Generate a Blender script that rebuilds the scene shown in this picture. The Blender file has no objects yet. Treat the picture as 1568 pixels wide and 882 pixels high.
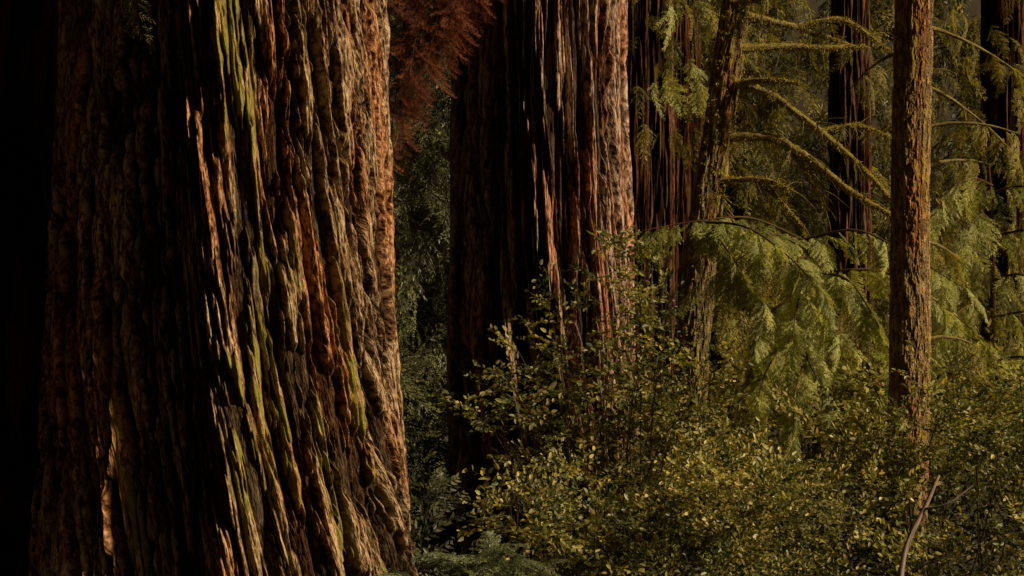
import bpy, math, random
import numpy as np
from mathutils import Vector, Matrix
R=random.Random(7)
scene=bpy.context.scene
TAU=2*math.pi

# ------------------------------------------------------------ materials
def newmat(name):
    m=bpy.data.materials.new(name); m.use_nodes=True
    nt=m.node_tree; nt.nodes.clear()
    return m,nt,nt.nodes,nt.links
def ramp(nd,stops):
    r=nd.new('ShaderNodeValToRGB'); e=r.color_ramp.elements
    while len(e)<len(stops): e.new(0.5)
    for i,(p,c) in enumerate(stops):
        e[i].position=p; e[i].color=(c[0],c[1],c[2],1)
    return r
def mixrgb(nd,lk,a,b,fac,mode='MIX'):
    m=nd.new('ShaderNodeMix'); m.data_type='RGBA'; m.blend_type=mode
    for s,v in ((m.inputs[0],fac),(m.inputs[6],a),(m.inputs[7],b)):
        if hasattr(v,'is_output'): lk.new(v,s)
        elif isinstance(v,(int,float)): s.default_value=v
        else: s.default_value=(v[0],v[1],v[2],1)
    return m.outputs[2]
def noise(nd,lk,vec,scale,detail=4,rough=.6,vscale=None):
    mp=nd.new('ShaderNodeMapping'); lk.new(vec,mp.inputs[0])
    if vscale: mp.inputs['Scale'].default_value=vscale
    n=nd.new('ShaderNodeTexNoise'); n.noise_dimensions='2D'; lk.new(mp.outputs[0],n.inputs['Vector'])
    n.inputs['Scale'].default_value=scale; n.inputs['Detail'].default_value=detail; n.inputs['Roughness'].default_value=rough
    return n.outputs['Fac']
def mrange(nd,lk,v,a,b,c=0,d=1):
    m=nd.new('ShaderNodeMapRange'); lk.new(v,m.inputs[0])
    for i,x in enumerate((a,b,c,d)): m.inputs[i+1].default_value=x
    return m.outputs[0]
def math_(nd,lk,op,a,b):
    m=nd.new('ShaderNodeMath'); m.operation=op
    for i,v in enumerate((a,b)):
        if hasattr(v,'is_output'): lk.new(v,m.inputs[i])
        else: m.inputs[i].default_value=v
    return m.outputs[0]

def bark_mat(name,dark,mid,light,moss,moss_amt,fx=28,fz=1.6,bump=.6,groove=.12,w=.12):
    m,nt,nd,lk=newmat(name)
    uv=nd.new('ShaderNodeUVMap').outputs[0]
    n1=noise(nd,lk,uv,1,3,.65,(fx,fz,1))
    n2=noise(nd,lk,uv,1,2,.7,(fx*3.0,fz*6,1))
    n3=noise(nd,lk,uv,1,1,.5,(2.6,.5,1))
    f=math_(nd,lk,'ADD',math_(nd,lk,'MULTIPLY',n1,.45),math_(nd,lk,'MULTIPLY',n2,.55))
    r=ramp(nd,[(.49-w,dark),(.49,mid),(.49+w,light)]); lk.new(f,r.inputs[0])
    col=r.outputs[0]
    red=mixrgb(nd,lk,(1.08,.70,.50),(.96,1.0,1.0),mrange(nd,lk,n3,.38,.52))
    col=mixrgb(nd,lk,col,red,.75,'MULTIPLY')
    cav=nd.new('ShaderNodeAttribute'); cav.attribute_name='cav'
    ms=nd.new('ShaderNodeAttribute'); ms.attribute_name='mossy'
    n5=noise(nd,lk,uv,1,2,.6,(24,3.5,1))
    mm=math_(nd,lk,'MULTIPLY',mrange(nd,lk,n5,.36,.54),mrange(nd,lk,cav.outputs['Fac'],.15,.5))
    mm=math_(nd,lk,'MULTIPLY',mm,ms.outputs['Fac'])
    mm=math_(nd,lk,'MULTIPLY',mm,moss_amt)
    col=mixrgb(nd,lk,col,moss,mm)
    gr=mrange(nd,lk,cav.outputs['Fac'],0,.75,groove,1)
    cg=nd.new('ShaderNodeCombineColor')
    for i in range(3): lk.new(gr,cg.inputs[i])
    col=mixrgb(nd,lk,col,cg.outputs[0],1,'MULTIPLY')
    b=nd.new('ShaderNodeBsdfPrincipled'); lk.new(col,b.inputs['Base Color'])
    b.inputs['Roughness'].default_value=.95; b.inputs['Specular IOR Level'].default_value=.04
    if bump>0:
        bp=nd.new('ShaderNodeBump'); bp.inputs['Strength'].default_value=bump; bp.inputs['Distance'].default_value=.025
        lk.new(n2,bp.inputs['Height']); lk.new(bp.outputs[0],b.inputs['Normal'])
    o=nd.new('ShaderNodeOutputMaterial'); lk.new(b.outputs[0],o.inputs[0])
    return m

def leaf_mat(name,c1,c2,c3,rough=.45,spec=.5,trans=.35):
    m,nt,nd,lk=newmat(name)
    at=nd.new('ShaderNodeAttribute'); at.attribute_name='lv'
    r=ramp(nd,[(.15,c1),(.5,c2),(.85,c3)]); lk.new(at.outputs['Fac'],r.inputs[0])
    b=nd.new('ShaderNodeBsdfPrincipled'); lk.new(r.outputs[0],b.inputs['Base Color'])
    b.inputs['Roughness'].default_value=rough; b.inputs['Specular IOR Level'].default_value=spec
    if trans>0:
        t=nd.new('ShaderNodeBsdfTranslucent')
        tc=mixrgb(nd,lk,r.outputs[0],(1.25,1.15,.55),1,'MULTIPLY'); lk.new(tc,t.inputs[0])
        mx=nd.new('ShaderNodeMixShader'); mx.inputs[0].default_value=trans
        lk.new(b.outputs[0],mx.inputs[1]); lk.new(t.outputs[0],mx.inputs[2]); out=mx.outputs[0]
    else: out=b.outputs[0]
    o=nd.new('ShaderNodeOutputMaterial'); lk.new(out,o.inputs[0])
    return m

M_red=bark_mat('redwood_bark',(.04,.016,.010),(.25,.138,.074),(.60,.43,.27),(.27,.24,.045),1,fx=26,fz=2.4,bump=1,w=.10)
M_red2=bark_mat('redwood_bark_pale',(.045,.02,.014),(.29,.165,.112),(.64,.46,.35),(.2,.15,.03),.35,fx=22,fz=1.4,bump=1,w=.10)
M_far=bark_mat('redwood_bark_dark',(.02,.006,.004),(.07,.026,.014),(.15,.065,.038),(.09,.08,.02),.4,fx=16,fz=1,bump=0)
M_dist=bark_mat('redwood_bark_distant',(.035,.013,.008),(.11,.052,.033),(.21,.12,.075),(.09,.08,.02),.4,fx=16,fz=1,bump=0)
M_moss=bark_mat('mossy_bark',(.05,.03,.014),(.18,.125,.065),(.36,.28,.16),(.30,.26,.05),1,fx=14,fz=9,bump=.5,groove=.5)
M_or=bark_mat('conifer_bark',(.11,.06,.03),(.34,.205,.095),(.64,.46,.24),(.38,.29,.055),1,fx=24,fz=8,bump=.7,groove=.45)
M_twig=bark_mat('twig_bark',(.03,.015,.009),(.07,.04,.022),(.12,.075,.045),(.1,.09,.03),.3,bump=0,groove=1)
M_dead=bark_mat('dead_wood',(.12,.08,.06),(.3,.22,.18),(.5,.42,.38),(.1,.09,.03),.1,bump=0,groove=.7)
L_hem=leaf_mat('hemlock_needles',(.15,.17,.05),(.40,.435,.145),(.66,.65,.24),.5,.4,.42)
L_huc=leaf_mat('shrub_leaves',(.030,.042,.014),(.205,.215,.06),(.64,.54,.18),.42,.5,.35)
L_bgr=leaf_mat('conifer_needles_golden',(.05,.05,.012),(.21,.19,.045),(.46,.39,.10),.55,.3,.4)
L_bgl=leaf_mat('conifer_needles_shade',(.022,.026,.010),(.085,.092,.034),(.20,.21,.08),.5,.4,0)  # darker needle colour, standing in for foliage in shadow
L_red=leaf_mat('dead_needles',(.04,.010,.006),(.16,.042,.021),(.34,.12,.055),.7,.2,.25)
L_fern=leaf_mat('understory_fronds',(.06,.08,.04),(.17,.21,.12),(.34,.38,.23),.45,.5,.35)
L_fuzz=leaf_mat('moss_fuzz',(.16,.13,.015),(.38,.32,.05),(.6,.5,.09),.8,.1,.4)

# ------------------------------------------------------------ mesh helpers
def obj(name,me,parent=None,mat=None):
    o=bpy.data.objects.new(name,me); scene.collection.objects.link(o)
    if parent: o.parent=parent
    if mat: me.materials.append(mat)
    return o
def empty(name,loc=(0,0,0)):
    o=bpy.data.objects.new(name,None); o.location=loc; scene.collection.objects.link(o); o.empty_display_size=.2
    return o
def quads(name,V,Fq,smooth=False):
    me=bpy.data.meshes.new(name)
    me.vertices.add(len(V)); me.vertices.foreach_set('co',V.reshape(-1).astype(np.float32))
    n=len(Fq); me.loops.add(n*4); me.loops.foreach_set('vertex_index',Fq.reshape(-1).astype(np.int32))
    me.polygons.add(n); me.polygons.foreach_set('loop_start',(np.arange(n)*4).astype(np.int32))
    me.polygons.foreach_set('use_smooth',np.full(n,smooth))
    return me
def fattr(me,name,arr):
    a=me.attributes.new(name,'FLOAT','POINT'); a.data.foreach_set('value',np.asarray(arr).reshape(-1).astype(np.float32))
def grid_mesh(name,co,uv=None,attrs={}):
    nv,nu,_=co.shape
    i=np.arange(nv-1)[:,None]*nu+np.arange(nu-1)[None,:]
    f=np.stack([i,i+1,i+nu+1,i+nu],-1).reshape(-1,4)
    me=quads(name,co.reshape(-1,3),f,True)
    if uv is not None:
        l=me.uv_layers.new(name='UVMap'); l.data.foreach_set('uv',uv.reshape(-1,2)[f.reshape(-1)].reshape(-1).astype(np.float32))
    for k,v in attrs.items(): fattr(me,k,v)
    me.update(); me.validate()
    return me
def pn(x,y,px,seed,NY=256):
    g=np.random.RandomState(seed).rand(px,NY)*TAU
    x0=np.floor(x);y0=np.floor(y);fx=x-x0;fy=y-y0
    i0=x0.astype(int)%px;i1=(i0+1)%px;j0=y0.astype(int)%NY;j1=(j0+1)%NY
    u=fx**3*(fx*(fx*6-15)+10);v=fy**3*(fy*(fy*6-15)+10)
    def d(i,j,a,b):
        an=g[i,j]; return np.cos(an)*a+np.sin(an)*b
    return (d(i0,j0,fx,fy)*(1-u)+d(i1,j0,fx-1,fy)*u)*(1-v)+(d(i0,j1,fx,fy-1)*(1-u)+d(i1,j1,fx-1,fy-1)*u)*v
def zrows(z0,a,b,z1,nlo,nmid,nhi):
    return np.concatenate([np.linspace(z0,a,nlo,endpoint=False),np.linspace(a,b,nmid,endpoint=False),np.linspace(b,z1,nhi)])

def trunk(name,cx,cy,rad,zs,nu,seed,slant=lambda z:0*z,N=(26,60),F=(.3,1.),A=(.12,.09,.09,.02),profile=None,mat=None,parent=None,nfl=9,ffl=.14,warp=1.,thr=.10,moss=None,oct=4):
    ph=np.linspace(-math.pi,math.pi,nu)
    c0=-math.radians(60)                      # densest sampling on the side towards the path
    th=c0+ph-.5*np.sin(ph)
    TH,Z=np.meshgrid(th,zs)
    rz=rad(Z); r0=float(np.mean(rad(np.array([1.7]))))
    U=TH/TAU+slant(Z)/(TAU*r0)
    U=U+warp*(.007*pn(U*9,Z*.45,9,seed+1)+.0014*pn(U*24,Z*1.2,24,seed+2))
    fl=pn(U*nfl,Z*ffl,nfl,seed+3)
    g1=np.clip(np.abs(pn(U*N[0],Z*F[0],N[0],seed+4))*5.5,0,1)**.7
    f=0;amp=1.;n=N[1];fz=F[1]
    for k in range(oct):
        f=f+amp*pn(U*n+.37*k,Z*fz,n,seed+10+k) ; amp*=.72; n=int(n*1.9); fz*=2.0
    wide=pn(U*7,Z*.35,7,seed+30)*.3
    plate=np.clip((f+thr+wide)*3.4,0,1)
    top=np.clip(f-.1,0,1)
    fine=pn(U*N[1]*4,Z*F[1]*7,N[1]*4,seed+20)
    lift=pn(U*N[0],Z*F[0]*1.8,N[0],seed+8)
    h=A[0]*fl*2+A[1]*(g1-1)+A[1]*.4*lift+A[2]*(plate-1+.55*top)+A[3]*fine
    if profile is not None: h=h+profile((TH+math.pi*3/2)%TAU-math.pi*3/2,Z)
    rr=rz+h+A[1]*.3
    X=cx(Z)+rr*np.cos(TH);Y=cy(Z)+rr*np.sin(TH)
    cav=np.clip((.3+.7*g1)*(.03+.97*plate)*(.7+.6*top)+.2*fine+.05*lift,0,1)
    if moss is None: mo=np.clip(pn(U*12,Z*.8,12,seed+40)*4+.3,0,1)
    else: mo=moss(U,Z)
    me=grid_mesh(name,np.stack([X,Y,Z],-1),np.stack([U*TAU*r0,Z],-1),{'cav':cav,'mossy':mo})
    return obj(name,me,parent,mat)

def catmull(p,n):
    p=[np.array(q,float) for q in p]; p=[2*p[0]-p[1]]+p+[2*p[-1]-p[-2]]
    out=[]
    for i in range(1,len(p)-2):
        for k in range(n):
            t=k/n; a,b,c,d=p[i-1:i+3]
            out.append(.5*((2*b)+(-a+c)*t+(2*a-5*b+4*c-d)*t*t+(-a+3*b-3*c+d)*t**3))
    out.append(p[-2]); return out
class Soup:
    def __init__(s): s.v=[];s.f=[];s.uv=[];s.at=[]
    def tube(s,pts,r0,r1,k=7,lump=0.):
        base=len(s.v);n=len(pts);L=0
        for i,p in enumerate(pts):
            q=pts[min(i+1,n-1)]-pts[max(i-1,0)]; t=Vector(q).normalized()
            a=t.cross(Vector((.13,.2,1))).normalized(); b=t.cross(a)
            if i: L+=float(np.linalg.norm(p-pts[i-1]))
            r=r0+(r1-r0)*i/(n-1)
            for j in range(k):
                an=TAU*j/k; rr=r*(1+lump*R.uniform(-1,1))
                s.v.append(tuple(Vector(p)+(a*math.cos(an)+b*math.sin(an))*rr)); s.uv.append((an*r0*1.,L)); s.at.append(R.uniform(.5,1))
        for i in range(n-1):
            for j in range(k):
                A=base+i*k+j;B=base+i*k+(j+1)%k
                s.f.append((A,B,B+k,A+k))
    def build(s,name,parent,mat):
        f=np.array(s.f); me=quads(name,np.array(s.v),f,True)
        l=me.uv_layers.new(name='UVMap'); l.data.foreach_set('uv',np.array(s.uv)[f.reshape(-1)].reshape(-1).astype(np.float32))
        fattr(me,'cav',s.at); fattr(me,'mossy',s.at)
        me.update(); me.validate()
        return obj(name,me,parent,mat)

def blade(V,Fc,A,p,d,n,l,w,val):
    s=d.cross(n).normalized()*w; b=len(V)
    for q in (p,p+d*l*.4+s,p+d*l,p+d*l*.4-s): V.append(tuple(q)); A.append(val)
    Fc.append((b,b+1,b+2,b+3))
def spray_data(seed,nsec=20,droop=.35,bl=.055,bw=.008,ntw=13,ax=12):
    r=random.Random(seed); V=[];Fc=[];A=[]
    def axis(t): return Vector((t,.03*math.sin(t*5+seed),-droop*t*t+.02*math.sin(t*9+seed)))
    for i in range(ax):
        a=axis(i/ax);b=axis((i+1)/ax); d=(b-a)
        blade(V,Fc,A,a,d.normalized(),Vector((0,0,1)),d.length*1.3,.006,.2)
    for i in range(nsec):
        t=.06+.92*(i+r.uniform(-.3,.3))/nsec
        p=axis(t); tn=(axis(t+.02)-axis(t-.02)).normalized()
        for sd in (-1,1):
            if r.random()<.1: continue
            ls=(.42*max(0,1-t)**.75*min(1,.35+t*3)+.05)*r.uniform(.6,1.25)
            ang=math.radians(r.uniform(36,64))
            d=Vector((math.cos(ang)*tn.x,sd*math.sin(ang),tn.z*.7+r.uniform(-.15,.12))).normalized()
            val=r.uniform(.15,.85); m=max(3,int(ntw*ls/.42)+2)
            for k in range(m):
                s=(k+.5)/m; q=p+d*ls*s+Vector((0,0,-.22*ls*s*s))
                dd=(d+Vector((0,0,-.44*ls*s))).normalized()
                for s2 in (-1,1):
                    an=math.radians(r.uniform(26,56))*s2
                    c,sn=math.cos(an),math.sin(an)
                    e=Vector((dd.x*c-dd.y*sn,dd.x*sn+dd.y*c,dd.z+r.uniform(-.4,.2))).normalized()
                    nn=Vector((r.uniform(-.7,.7),r.uniform(-.7,.7),1)).normalized()
                    blade(V,Fc,A,q,e,nn,bl*(1.15-.5*s)*r.uniform(.6,1.3),bw*r.uniform(.8,1.2),min(1,max(0,val+r.uniform(-.2,.2)+.2*s)))
            blade(V,Fc,A,p,d,Vector((0,0,1)),ls,.004,.2)
    return V,Fc,A
def twig_data(seed,leaf=.045,pitch=.03,nside=6):
    r=random.Random(seed);V=[];Fc=[];A=[]
    def leafat(p,d,l,val):
        up=Vector((r.uniform(-.9,.9),r.uniform(-.9,.9),r.uniform(.2,1))).normalized()
        s=d.cross(up).normalized(); n=s.cross(d).normalized(); w=l*.25; b=len(V)
        for q in (p,p+d*l*.3+s*w+n*w*.35,p+d*l*.68+s*w*.85+n*w*.3,p+d*l,p+d*l*.68-s*w*.85+n*w*.3,p+d*l*.3-s*w+n*w*.35):
            V.append(tuple(q));A.append(val)
        Fc.append((b,b+1,b+2,b+3));Fc.append((b,b+3,b+4,b+5))
    axes=[(Vector((0,0,0)),Vector((1,0,.05)),.42)]
    for i in range(nside):
        t=.12+.12*i; a=r.uniform(.5,.95)*(1 if i%2 else -1)
        axes.append((Vector((.42*t,0,0)),Vector((math.cos(a),math.sin(a),r.uniform(-.3,.45))).normalized(),r.uniform(.14,.24)))
    for (p,d,L) in axes:
        blade(V,Fc,A,p,d.normalized(),Vector((0,0,1)),L,.0022,.1)
        blade(V,Fc,A,p,d.normalized(),Vector((0,1,.1)),L,.0022,.1)
        m=int(L/pitch)
        for k in range(1,m+1):
            q=p+d*L*k/m; a=(1 if k%2 else -1)*r.uniform(.5,1.1)
            c,sn=math.cos(a),math.sin(a)
            e=Vector((d.x*c-d.y*sn,d.x*sn+d.y*c,d.z+r.uniform(-.5,.5))).normalized()
            leafat(q,e,leaf*r.uniform(.5,1.3),r.random())
    return V,Fc,A
KIND={'spray':[spray_data(s,20,.45,.065,.011,12) for s in (1,2,3,4,5)],
 'hang':[spray_data(s,15,.75,.08,.011,8) for s in (11,12,13,14)],
 'far':[spray_data(s,11,.7,.12,.016,5,4) for s in (21,22,23,24)],
 'wisp':[spray_data(s,13,.9,.10,.005,7) for s in (31,32,33)],
 'twig':[twig_data(s,.066,.042,6) for s in (4,5,6,7)],
 'sparse':[twig_data(s,.078,.046,4) for s in (8,9,10)]}
KN={k:[(np.array(v),np.array(f),np.array(a)) for v,f,a in L] for k,L in KIND.items()}
JOBS={}
def place(kind,mat,parent,p,d,s,roll=.5,name='foliage',tone=None):
    d=Vector(d).normalized(); u=(Vector((0,0,1))+Vector((R.uniform(-roll,roll),R.uniform(-roll,roll),R.uniform(-roll,roll)*.3)))
    y=u.cross(d)
    if y.length<.05: y=Vector((R.uniform(-1,1),1,0)).cross(d)
    y.normalize(); z=d.cross(y); w=s*R.uniform(.85,1.15)
    M=np.array([[d.x*s,d.y*s,d.z*s],[y.x*w,y.y*w,y.z*w],[z.x*s,z.y*s,z.z*s]])
    JOBS.setdefault((parent.name,mat.name,name),[]).append((kind,R.randrange(len(KN[kind])),M,np.array(tuple(p),float),R.random() if tone is None else min(1,max(0,tone+R.uniform(-.2,.2)))))
def flush():
    tot=0
    for (pn_,mn,name),L in JOBS.items():
        Vs=[];Fs=[];As=[];b=0
        for kind,i,M,p,rv in L:
            v,f,a=KN[kind][i]
            Vs.append(v@M+p); Fs.append(f+b); As.append(.5*a+.5*rv); b+=len(v)
        F_=np.concatenate(Fs); tot+=len(F_)
        me=quads(name,np.concatenate(Vs),F_)
        fattr(me,'lv',np.concatenate(As))
        me.update(); obj(name,me,bpy.data.objects[pn_],bpy.data.materials[mn])
    print('foliage faces',tot)

# ------------------------------------------------------------ ground
def gz(x,y):
    z=-1.9*np.clip((y-2)/9,0,1)+ .12*np.sin(x*.7+1)*np.cos(y*.5)
    z=z+np.clip(y-42,0,200)*.75+np.clip(np.abs(x)-30,0,200)*.25
    return z
xs=np.concatenate([np.linspace(-140,-25,24,endpoint=False),np.linspace(-25,25,200),np.linspace(26,140,24)])
ys=np.concatenate([np.linspace(-80,-5,16,endpoint=False),np.linspace(-5,50,220),np.linspace(51,140,40)])
X,Y=np.meshgrid(xs,ys); Zg=gz(X,Y)
Zg=Zg+.10*pn(X*1.3+300,Y*1.3+300,997,3)+.04*pn(X*4+900,Y*4+900,1997,4)
me=grid_mesh('ground',np.stack([X,Y,Zg],-1))
m,nt,nd,lk=newmat('forest_floor')
tc=nd.new('ShaderNodeTexCoord').outputs['Object']
n=noise(nd,lk,tc,9,8,.7); r=ramp(nd,[(.35,(.010,.007,.004)),(.52,(.028,.017,.009)),(.7,(.05,.035,.016))]); lk.new(n,r.inputs[0])
n2=noise(nd,lk,tc,.8,4,.6); col=mixrgb(nd,lk,r.outputs[0],(.022,.026,.008),mrange(nd,lk,n2,.45,.62))
b=nd.new('ShaderNodeBsdfPrincipled'); lk.new(col,b.inputs['Base Color']); b.inputs['Roughness'].default_value=.95
bp=nd.new('ShaderNodeBump'); bp.inputs['Strength'].default_value=.8; lk.new(n,bp.inputs['Height']); lk.new(bp.outputs[0],b.inputs['Normal'])
o=nd.new('ShaderNodeOutputMaterial'); lk.new(b.outputs[0],o.inputs[0])
obj('ground',me,None,m)

# ------------------------------------------------------------ redwoods
def const(v): return lambda z:v+0*z
def crown(parent,x,y,r,z0,z1,n,s=3.0):
    for i in range(n):
        z=R.uniform(z0,z1); a=R.uniform(0,TAU)
        ln=R.uniform(.3,1)*3.2*(1-.6*(z-z0)/(z1-z0))
        place('far',L_bgl,parent,(x+math.cos(a)*(r+ln-1),y+math.sin(a)*(r+ln-1),z),(math.cos(a),math.sin(a),-.25),s*R.uniform(.7,1.1),.3,'crown')

t1=empty('redwood_tree')
def gau(T,c,w): return np.exp(-((T-np.radians(c))/math.radians(w))**2)
def step(T,c,w,back):   # recess left of c, shaped to shade that side, easing out over `back` degrees
    d=np.degrees(T)-c
    return 1/(1+np.exp(np.clip(d/w,-40,40)))*np.exp(-(np.minimum(d,0)/back)**2)
def prof1(T,Z):
    g=lambda c,w:gau(T,c,w)
    low=1/(1+np.exp((Z-1.6)/.35))*(.55+.45*np.sin(Z*7)*np.sin(Z*2.3+1))
    return .115*g(-119,1.2)*low-.36*step(T,-89+1.5*np.sin(Z*1.3)-2.5*np.clip(Z-1.7,-4,3),2.2,54)+.04*g(-78,6)+.10*g(-20,10)*np.exp(-((Z+.3)/.9)**2)-.09*g(-45,2.2)*np.clip((Z-1.5)/2,0,1)-.08*g(-28,1.8)-.06*g(-66,2)
def moss1(U,Z):
    d=U*360
    a=np.exp(-((d+57)/5.)**2)+.8*np.exp(-((d+44)/2.6)**2)*(Z<2.2)+.8*np.exp(-((d+70)/4.)**2)*(Z<1.2)+.7*np.exp(-((d+108)/7.)**2)*(Z<1.6)+.45*np.exp(-((d+30)/3.)**2)
    return np.clip(a*(.5+1.7*np.clip(pn(U*30,Z*.7,30,77)*2+.4,0,1)),0,1)
trunk('trunk',const(-2.44),const(12.),lambda z:1.20+.21*np.exp(-(z-1.7)/4),zrows(-3,-1,4.6,26,30,800,60),2000,100,
      slant=lambda z:.13*z+.05*np.sin(z*.9),N=(34,66),F=(.26,.75),A=(.07,.085,.08,.014),profile=prof1,mat=M_red,parent=t1,moss=moss1)
crown(t1,-2.44,12,.9,14,26,60)
t2=empty('redwood_tree')
def prof2(T,Z):
    g=lambda c,w:gau(T,c,w)
    Zc=np.clip(Z,-3,6)
    return -.30*step(T,-88-7*(Zc-.6),1.8,46)-.14*g(-72,3)+.08*g(-55,8)-.1*g(-40,2)-.1*g(-80+2*(Zc-3),2.)
trunk('trunk',lambda z:.40-.012*(z-1.7),const(20.),lambda z:1.09+.15*np.exp(-(z-1.7)/6),zrows(-3.4,-1.6,6.8,28,20,600,60),1300,200,
      slant=lambda z:.05*z+.10*np.sin(z*.55),N=(22,46),F=(.15,.34),A=(.11,.13,.10,.016),profile=prof2,mat=M_red2,parent=t2,moss=lambda U,Z:0*U)
crown(t2,.4,20,.9,15,28,60)
def redwood(x,y,r,seed,top=26,lean=0,res=260,mat=None,cr=25):
    t=empty('redwood_tree')
    trunk('trunk',lambda z:x+lean*(z-1.7),const(y),lambda z:r*(1+.12*np.exp(-(z-1)/3))*(1-.5*np.clip(z-6,0,30)/30),zrows(-3,-2,9,top,4,200,24),res,seed,
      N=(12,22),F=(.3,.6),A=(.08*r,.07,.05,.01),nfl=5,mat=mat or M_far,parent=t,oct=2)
    if cr: crown(t,x,y,r*.6,15,top,cr,2.6)
    return t
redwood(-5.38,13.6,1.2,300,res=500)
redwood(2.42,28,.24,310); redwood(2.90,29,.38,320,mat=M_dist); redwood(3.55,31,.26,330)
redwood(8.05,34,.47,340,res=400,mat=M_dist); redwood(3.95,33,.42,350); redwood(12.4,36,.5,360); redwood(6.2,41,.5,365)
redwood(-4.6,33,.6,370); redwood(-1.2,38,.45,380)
for x,y,r,sd in ((-7.6,9.3,1.3,390),(-9.5,4.5,1.4,395),(-7.2,.5,1.2,396),(-4.8,-5,1.4,397),(1.5,-9,1.5,398)):  # unseen redwoods, added out of view to block sky light on the left
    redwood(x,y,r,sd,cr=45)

# slim conifer on the right
t=empty('conifer_tree')
trunk('trunk',lambda z:4.19+.013*(z-1.7)+.01*np.sin(z*1.7),const(15.),lambda z:.208+.02*np.exp(-(z+.5)/1.2)-.003*np.clip(z,0,20),zrows(-2.5,-2,5.2,18,4,800,50),460,400,
      N=(16,22),F=(1.3,5),A=(.010,.005,.010,.004),nfl=5,ffl=.5,mat=M_or,parent=t,warp=3,oct=3)
crown(t,4.25,15,.2,10,18,25,1.8)
s=Soup()
for (z,dx,dy,dz,l) in ((3.9,1,.3,-.5,1.2),(3.35,1,-.1,.08,1.1),(2.9,1,.4,.25,1.0),(4.5,1,.2,-.35,1.4),(2.2,.8,.5,-.2,1),(4.2,-.5,.9,-.2,.9),(1.1,1,.2,.1,.8)):
    p=np.array((4.2,15.,z));d=np.array((dx,dy,dz))*l
    c=catmull([p,p+d*.35+(0,0,.05),p+d*.7,p+d+(0,0,-.12)],5)
    s.tube(c,.026,.007,6,.25)
    for q in c[7:]:
        if R.random()<.6: place('hang',L_bgr,t,q,(R.uniform(0,1),R.uniform(-.6,.4),-.7),R.uniform(.2,.4),.5)
s.build('limbs',t,M_moss)

# leaning mossy tree
t=empty('mossy_tree')
def leanx(z): return np.interp(z,[-2.5,.8,2.62,4.13,6.15,9,16],[2.62,2.79,2.96,3.2,3.49,3.7,4.0])
trunk('trunk',leanx,lambda z:22+.02*z,lambda z:.27-.008*np.clip(z,0,12),zrows(-2.6,-2,7,16,4,500,30),420,500,
      N=(10,22),F=(1.2,2.5),A=(.03,.015,.02,.006),nfl=4,ffl=.7,mat=M_moss,parent=t,oct=3)
s=Soup()
BR=[([(3.2,22,4.02),(3.95,21.9,4.02),(4.5,21.7,3.70),(5.11,21.5,3.17),(5.72,21.3,2.77)],.075,.035),
 ([(3.3,22,4.9),(3.95,21.8,4.66),(4.71,21.7,4.08),(5.31,21.6,3.53),(5.87,21.5,2.87)],.07,.032),
 ([(3.4,22,5.40),(4.2,22.1,5.45),(4.81,22.1,5.43),(5.5,22.2,5.47)],.07,.034),
 ([(3.45,22,5.95),(4.5,22.3,5.78),(5.31,22.4,5.52)],.06,.03),
 ([(3.3,22,4.84),(3.9,21.6,4.86),(4.35,21.5,4.79)],.055,.022),
 ([(3.1,22,3.35),(3.8,21.7,3.36),(4.2,21.5,3.2)],.05,.02),
 ([(3.8,21.7,3.3),(4.0,21.6,3.12),(4.4,21.5,2.6)],.038,.016),
 ([(3.45,22,6.1),(3.9,21.8,6.2),(4.6,21.5,6.5)],.07,.035),
 ([(4.5,22.3,5.8),(5.2,22.3,5.9),(5.9,22.5,5.5),(6.6,22.5,5.0)],.045,.014),
 ([(4.2,21.9,3.9),(4.6,21.8,3.4),(4.8,21.8,2.9)],.03,.01),
 ([(4.7,21.7,4.1),(5.3,21.8,4.2),(5.9,21.9,4.0)],.028,.01)]
for pts,a,b_ in BR: s.tube(catmull(pts,10),a,b_,8,.28)
for pts,a,b_ in BR:
    c=catmull(pts,6)
    for q in c[3:]:
        for _ in range(2):
            d=np.array((R.uniform(-.3,1),R.uniform(-.6,.4),R.uniform(-1,.6)))*R.uniform(.15,.5)
            s.tube(catmull([q,q+d*.5+(0,0,.02),q+d+(0,0,-.05)],3),.009,.003,4,.3)
s.build('limbs',t,M_moss)
V=[];Fc=[];A=[]
def fuzz(q,r,n,lmin=.02,lmax=.06):
    for _ in range(n):
        d=Vector((R.gauss(0,1),R.gauss(0,1),R.gauss(-.15,1))).normalized()
        e=(d+Vector((0,0,-.6))).normalized()
        blade(V,Fc,A,Vector(q)+d*r*.8,e,Vector((R.gauss(0,1),R.gauss(0,1),R.gauss(0,1))).normalized(),R.uniform(lmin,lmax),.008,R.random())
for pts,a,b_ in BR:
    c=catmull(pts,40)
    for i,q in enumerate(c): fuzz(q,a+(b_-a)*i/len(c),14,.02,.06)
for i in range(320):
    z=R.uniform(-.5,6.5); an=R.uniform(-2.6,.8)
    fuzz((float(leanx(z))+.24*math.cos(an),22+.24*math.sin(an),z),.03,8,.02,.05)
me=quads('moss',np.array(V),np.array(Fc)); fattr(me,'lv',A); me.update()
obj('moss',me,t,L_fuzz)
for pts,a,b_ in BR:
    for q in catmull(pts,7)[3:]:
        if R.random()<.25: place('hang',L_bgr,t,q,(R.uniform(-.3,.8),R.uniform(-.7,.3),-.8),R.uniform(.2,.45),.5,'sprigs')
for i in range(16):
    place('hang',L_hem,t,(R.uniform(2.2,2.95),R.uniform(21,22.2),R.uniform(4.7,6.8)),(R.uniform(-.8,.5),R.uniform(-.7,.2),-.8),R.uniform(.35,.6),.5,'sprigs')
crown(t,3.9,22,.3,9,16,20,2)

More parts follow.
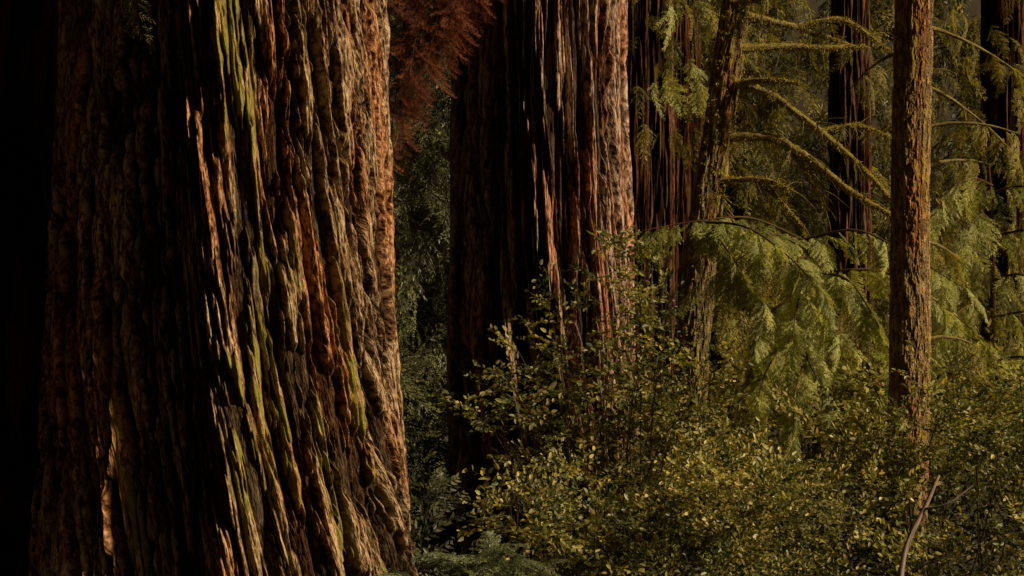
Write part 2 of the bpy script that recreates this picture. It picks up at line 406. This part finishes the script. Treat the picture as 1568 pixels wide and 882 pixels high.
# ------------------------------------------------------------ hemlock boughs
def bough(parent,soup,pts,n,s0,s1,mat,kind='spray',down=.35,wood=.02,side=.8):
    c=catmull(pts,10); soup.tube(c,wood,.004,6,.15)
    for i in range(n):
        t=(i+R.random())/n; k=min(len(c)-2,int(t*(len(c)-1)))
        tn=Vector(c[k+1]-c[k]).normalized()
        sd=Vector((-tn.y,tn.x,0))*R.choice((-1,1))*side
        d=tn*R.uniform(.4,1)+sd*R.uniform(.3,1)+Vector((0,0,-down*R.uniform(.5,1.5)))
        place(kind,mat,parent,c[k],d,(s0+(s1-s0)*t)*R.uniform(.7,1.2),.45)
    place(kind,mat,parent,c[-1],Vector(c[-1]-c[-2]),s1*1.1,.2)
t=empty('young_hemlock_tree'); s=Soup()
stem=[(3.9,17.9,-2),(3.8,17.8,0),(3.75,17.7,1.6),(3.6,17.6,2.35)]
s.tube(catmull(stem,8),.07,.03,8,.1)
B=[
 ([(3.6,17.6,2.3),(2.9,17.3,2.55),(2.2,17.0,2.50),(1.55,16.8,2.38)],24,.5,.4),
 ([(2.2,17.2,2.5),(2.7,16.6,2.42),(3.1,16.2,2.1),(3.45,16.,1.7)],26,.5,.42),
 ([(2.4,17.2,2.45),(2.4,16.6,2.3),(2.6,16.3,1.95),(2.85,16.1,1.55)],24,.5,.42),
 ([(3.7,17.6,2.1),(3.4,16.9,2.0),(3.5,16.4,1.5),(3.9,16.2,1.0)],24,.5,.42),
 ([(3.7,17.6,1.9),(4.0,17.,1.8),(4.2,16.6,1.4),(4.4,16.3,.8)],22,.5,.42),
 ([(3.7,17.7,1.6),(3.2,17.,1.5),(2.85,16.5,1.2),(2.75,16.3,.75)],24,.5,.42),
 ([(3.75,17.7,1.3),(3.5,17.,1.2),(3.4,16.4,.9),(3.55,16.1,.5)],24,.5,.42),
 ([(3.75,17.7,1.0),(4.1,17.,.9),(4.2,16.4,.5),(4.3,16.1,.1)],20,.5,.42),
 ([(3.75,17.7,1.0),(3.3,16.8,1.1),(2.9,16.1,.8),(2.7,15.8,.35)],22,.5,.42),
 ([(3.75,17.7,.8),(3.5,16.7,.9),(3.2,16.0,.6),(3.1,15.7,.1)],20,.5,.42),
 ([(3.6,17.6,2.3),(4.2,17.3,2.4),(4.8,17.2,2.1),(5.4,17,1.7)],20,.5,.42),
 ([(3.7,17.6,1.9),(4.6,17.6,1.9),(5.3,17.6,1.5),(5.9,17.6,1.0)],20,.5,.42),
 ([(3.6,17.6,2.2),(3.2,17.2,2.35),(2.9,16.7,2.2),(2.2,16.4,1.75)],22,.45,.4),
 ([(3.7,17.6,1.6),(3.4,16.6,1.75),(3.2,16.,1.45),(3.1,15.8,1.1)],22,.45,.4),
]
for p,n_,a,b_ in B: bough(t,s,p,n_,a,b_,L_hem,'spray',down=.55)
s.build('stem_and_branches',t,M_twig)
t=empty('young_hemlock_tree'); s=Soup()
s.tube(catmull([(6.6,19.5,-2),(6.6,19.5,0),(6.55,19.4,2.4),(6.5,19.4,3.4)],8),.06,.02,8,.1)
for z,dx,dy in ((3.1,-.9,-.6),(3.0,.9,-.4),(2.6,-.7,-1),(2.4,1.1,-.7),(2.0,-1.1,-.7),(1.8,.5,-1.2),(1.4,-1.,-1.),(1.3,1,-.9),(.9,-.4,-1.3),(.7,.9,-1)):
    bough(t,s,[(6.55,19.4,z),(6.55+dx*.4,19.4+dy*.4,z+.08),(6.55+dx*.8,19.4+dy*.8,z-.1),(6.55+dx*1.1,19.4+dy*1.1,z-.45)],12,.55,.4,L_hem,'hang',down=.6)
s.build('stem_and_branches',t,M_twig)

# dead reddish boughs hanging between the two big redwoods
t=empty('dead_conifer_bough'); s=Soup()
for i in range(11):
    x0=-.35-.16*i*.9; top_=(x0+R.uniform(-.1,.3),15.6+R.uniform(-.5,.5),5.6)
    lowz=4.7-.18*i+R.uniform(-.15,.2); low=(-.66-.085*i,15.3+R.uniform(-.3,.3),lowz)
    mid=((top_[0]+low[0])/2+.10,15.5,(5.7+lowz)/2)
    bough(t,s,[top_,mid,low],30,.5,.36,L_red,'wisp',down=.9,wood=.012,side=.5)
s.tube(catmull([(.9,15.5,6.3),(-.2,15.6,5.9),(-1.2,15.6,5.6),(-2,15.6,5.1)],8),.05,.03,8,.1)
s.build('branches',t,M_twig)

# branch reaching in over the upper left
t=empty('overhanging_conifer_branch'); s=Soup()
bough(t,s,[(-4.5,9,4.7),(-3.6,8.9,4.3),(-2.9,8.8,4.05),(-2.2,8.8,4.0)],12,.5,.4,L_bgr,'wisp',down=.8,wood=.02)
for x,z,l in ((-2.95,3.7,.3),(-2.8,3.65,.25),(-2.4,3.6,.42),(-2.15,3.65,.3)):
    place('wisp',L_bgr,t,(x,8.85,z+.1),(.25,-.1,-1),l,.6)
s.build('branch',t,M_twig)

# ------------------------------------------------------------ understory shrub
def top(x):
    return np.interp(x,[-1.2,-.9,-.4,-.1,.15,.5,.8,1.3,1.8,2.2,2.6,3,3.6,4.2,5,6],[-1.5,-1.3,-.95,-.45,-.1,.1,.15,.25,.2,.05,0,-.05,0,.3,.5,.5])
def clumps(parent,n,x0,x1,y0,y1,mat,off=0,rmin=.28,rmax=.5,smin=.5,smax=.95,per=15,kind='twig',depth=1.9):
    for i in range(n):
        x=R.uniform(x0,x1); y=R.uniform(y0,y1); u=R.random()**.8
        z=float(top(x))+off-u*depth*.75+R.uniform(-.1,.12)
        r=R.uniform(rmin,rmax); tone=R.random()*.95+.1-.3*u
        for k in range(per):
            d=Vector((R.gauss(0,1),R.gauss(-.25,1),R.gauss(.45,.8))).normalized()
            p=Vector((x,y,z))+d*r*R.uniform(.2,.8); p.z=max(p.z,float(gz(p.x,p.y))+.05)
            place(kind,mat,parent,p,d+Vector((R.uniform(-.5,.5),R.uniform(-.5,.5),R.uniform(-.5,.3))),R.uniform(smin,smax),.7,tone=tone)
t=empty('huckleberry_shrub'); s=Soup()
tips=[(-.42,12,.72),(-.15,12.2,.9),(.05,11.9,1.18),(.3,12.3,1.6),(.12,12.5,1.45),(.45,12.,1.2),(.64,12.4,1.95),(.8,12.2,2.05),(.98,12.4,2.05),(1.15,12.5,1.9),
 (1.32,12.3,1.72),(1.25,12.,1.35),(1.5,12.2,1.2),(1.72,12.3,1.12),(1.9,12.1,.95),(.05,11.6,.8),(1.45,11.7,.7),(.2,12,1.0),(1.6,12,1.0),(1.8,12,.7),(1.35,12.3,1.5),(-.3,11.8,.6),(.0,12.1,.95),
 (.95,12,1.6),(1.1,12.1,1.8),(1.2,12.3,1.6),(.85,11.9,1.2),(1.05,11.8,1.0)]
for (x,y,z) in tips:
    bx=.85+(x-.75)*.35+R.uniform(-.2,.2); by=12.8+R.uniform(-.4,.4)
    c=catmull([(bx,by,-1.9),(bx+(x-bx)*.25,by,-.4),(bx+(x-bx)*.6,(by+y)/2,z*.65-.1),(x,y,z)],9)
    s.tube(c,.008,.003,5,.1)
    for k in range(14,len(c)):
        if R.random()<.7:
            place('sparse',L_huc,t,c[k],(R.uniform(-1,1),R.uniform(-.8,.5),R.uniform(-.1,.6)),R.uniform(.4,.8),.6)
    place('sparse',L_huc,t,c[-1],Vector(c[-1]-c[-3])+Vector((R.uniform(-.4,.4),0,0)),.75,.5)
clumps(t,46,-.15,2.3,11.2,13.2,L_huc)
s.build('stems',t,M_twig)
t=empty('huckleberry_shrub'); s=Soup()
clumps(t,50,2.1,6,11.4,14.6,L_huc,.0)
for i in range(18):
    x=R.uniform(3.4,5.8); y=R.uniform(12,14); z=R.uniform(.5,1.15)
    c=catmull([(x+R.uniform(-.4,.4),y+.4,-1.9),(x+R.uniform(-.2,.2),y+.2,0),(x,y,z)],9); s.tube(c,.008,.003,5,.1)
    for k in range(8,len(c)):
        place('sparse',L_huc,t,c[k],(R.uniform(-1,1),R.uniform(-.8,.5),R.uniform(-.1,.6)),R.uniform(.4,.8),.6)
s.build('stems',t,M_twig)
t=empty('understory_foliage')
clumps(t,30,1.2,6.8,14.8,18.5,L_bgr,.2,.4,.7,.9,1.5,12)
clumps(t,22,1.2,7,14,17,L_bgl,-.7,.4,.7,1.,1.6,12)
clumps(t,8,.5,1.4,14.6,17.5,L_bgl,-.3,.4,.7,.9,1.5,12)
clumps(t,18,4.2,7,15,20,L_hem,.25,.3,.6,.45,.8,8,'hang',1.3)
for i in range(340):
    y=R.uniform(14,27); x=R.uniform(-.105,-.03)*y+R.uniform(-.8,.8)
    if y<21.5 and x>-.06*y: continue
    place('hang' if i%2 else 'twig',L_bgl,t,(x,y,R.uniform(-2,-.2)+(y-14)*.06),(R.uniform(-1,1 if y>20 else .1),R.uniform(-1,.3),R.uniform(-.4,.6)),R.uniform(.8,1.5),.6)
for i in range(60):     # low growth between the trunk bases
    place('twig',L_bgl,t,(R.uniform(-1.25,-.2),R.uniform(13,15.5),R.uniform(-1.9,-1.05)),(R.uniform(-.6,.6),R.uniform(-1,.3),R.uniform(0,.6)),R.uniform(.6,1.),.6)
t=empty('fern_plant')
for cx_,cz_ in ((-.62,-.62),(-.38,-.42),(-.12,-.40),(.1,-.55),(-.45,-.75),(-.2,-.7)):
    cy_=10.9+R.uniform(-.25,.3)
    for i in range(9):
        a=R.uniform(0,TAU)
        place('spray',L_fern,t,(cx_+R.uniform(-.06,.06),cy_,cz_+R.uniform(-.06,.1)),(math.cos(a),math.sin(a)*.7-.25,R.uniform(.05,.8)),R.uniform(.3,.5),.5,'fronds')

s=Soup()
s.tube(catmull([(2.75,10.6,-1.2),(2.9,10.7,-.6),(3.0,10.8,-.25),(3.18,10.9,.05),(3.3,11,.25)],9),.03,.012,8,.15)
s.tube(catmull([(3.12,10.9,.0),(3.3,10.8,.06),(3.5,10.8,.2)],6),.012,.005,6,.15)
s.build('fallen_branch',None,M_dead)

# ------------------------------------------------------------ forest behind
t=empty('background_forest')
def bg(n,x0,x1,y0,y1,z0,z1,mat,s0,s1,kind='far'):
    for i in range(n):
        y=R.uniform(y0,y1); f=y/((y0+y1)/2)
        p=(R.uniform(x0,x1)*f,y,R.uniform(z0,z1))
        if y<34 and abs(p[0]/y-.237)<.03 and p[2]>1.8: continue   # a natural opening by the distant redwood
        place(kind,mat,t,p,(R.uniform(-1,.8),R.uniform(-1,.2),-R.uniform(.1,.9)),R.uniform(s0,s1),.6)
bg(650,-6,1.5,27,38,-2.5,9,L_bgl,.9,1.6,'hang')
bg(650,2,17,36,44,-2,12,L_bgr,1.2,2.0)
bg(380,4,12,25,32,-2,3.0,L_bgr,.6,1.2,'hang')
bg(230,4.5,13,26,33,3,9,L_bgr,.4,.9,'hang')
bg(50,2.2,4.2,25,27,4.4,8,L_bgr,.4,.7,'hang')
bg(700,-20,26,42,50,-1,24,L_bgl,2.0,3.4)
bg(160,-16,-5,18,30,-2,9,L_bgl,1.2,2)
flush()

# ------------------------------------------------------------ light, sky, camera
el=math.radians(30); az=math.radians(20)
sdir=Vector((math.cos(el)*math.cos(az),-math.cos(el)*math.sin(az),math.sin(el)))
sl=bpy.data.lights.new('sun','SUN'); sl.energy=5.0; sl.angle=math.radians(3); sl.color=(1,.79,.51)
so=bpy.data.objects.new('sun',sl); scene.collection.objects.link(so); so.rotation_euler=(-sdir).to_track_quat('-Z','Y').to_euler(); so.location=(30,-5,30)
w=bpy.data.worlds.new('World'); scene.world=w; w.use_nodes=True; nd=w.node_tree.nodes; lk=w.node_tree.links; nd.clear()
sk=nd.new('ShaderNodeTexSky'); sk.sky_type='NISHITA'; sk.sun_disc=False; sk.sun_elevation=el; sk.sun_rotation=math.radians(90)+az; sk.dust_density=4; sk.ozone_density=.5
tint=mixrgb(nd,lk,sk.outputs[0],(1,.72,.45),1,'MULTIPLY')
bgd=nd.new('ShaderNodeBackground'); bgd.inputs[1].default_value=.008; lk.new(tint,bgd.inputs[0])
o=nd.new('ShaderNodeOutputWorld'); lk.new(bgd.outputs[0],o.inputs[0])
cam=bpy.data.cameras.new('camera'); co=bpy.data.objects.new('camera',cam); scene.collection.objects.link(co)
co.location=(0,0,1.7); co.rotation_euler=(math.radians(90),0,0); cam.lens=50; cam.sensor_width=36; cam.clip_end=500
scene.camera=co
scene.view_settings.view_transform='Standard'; scene.view_settings.look='None'; scene.view_settings.exposure=0
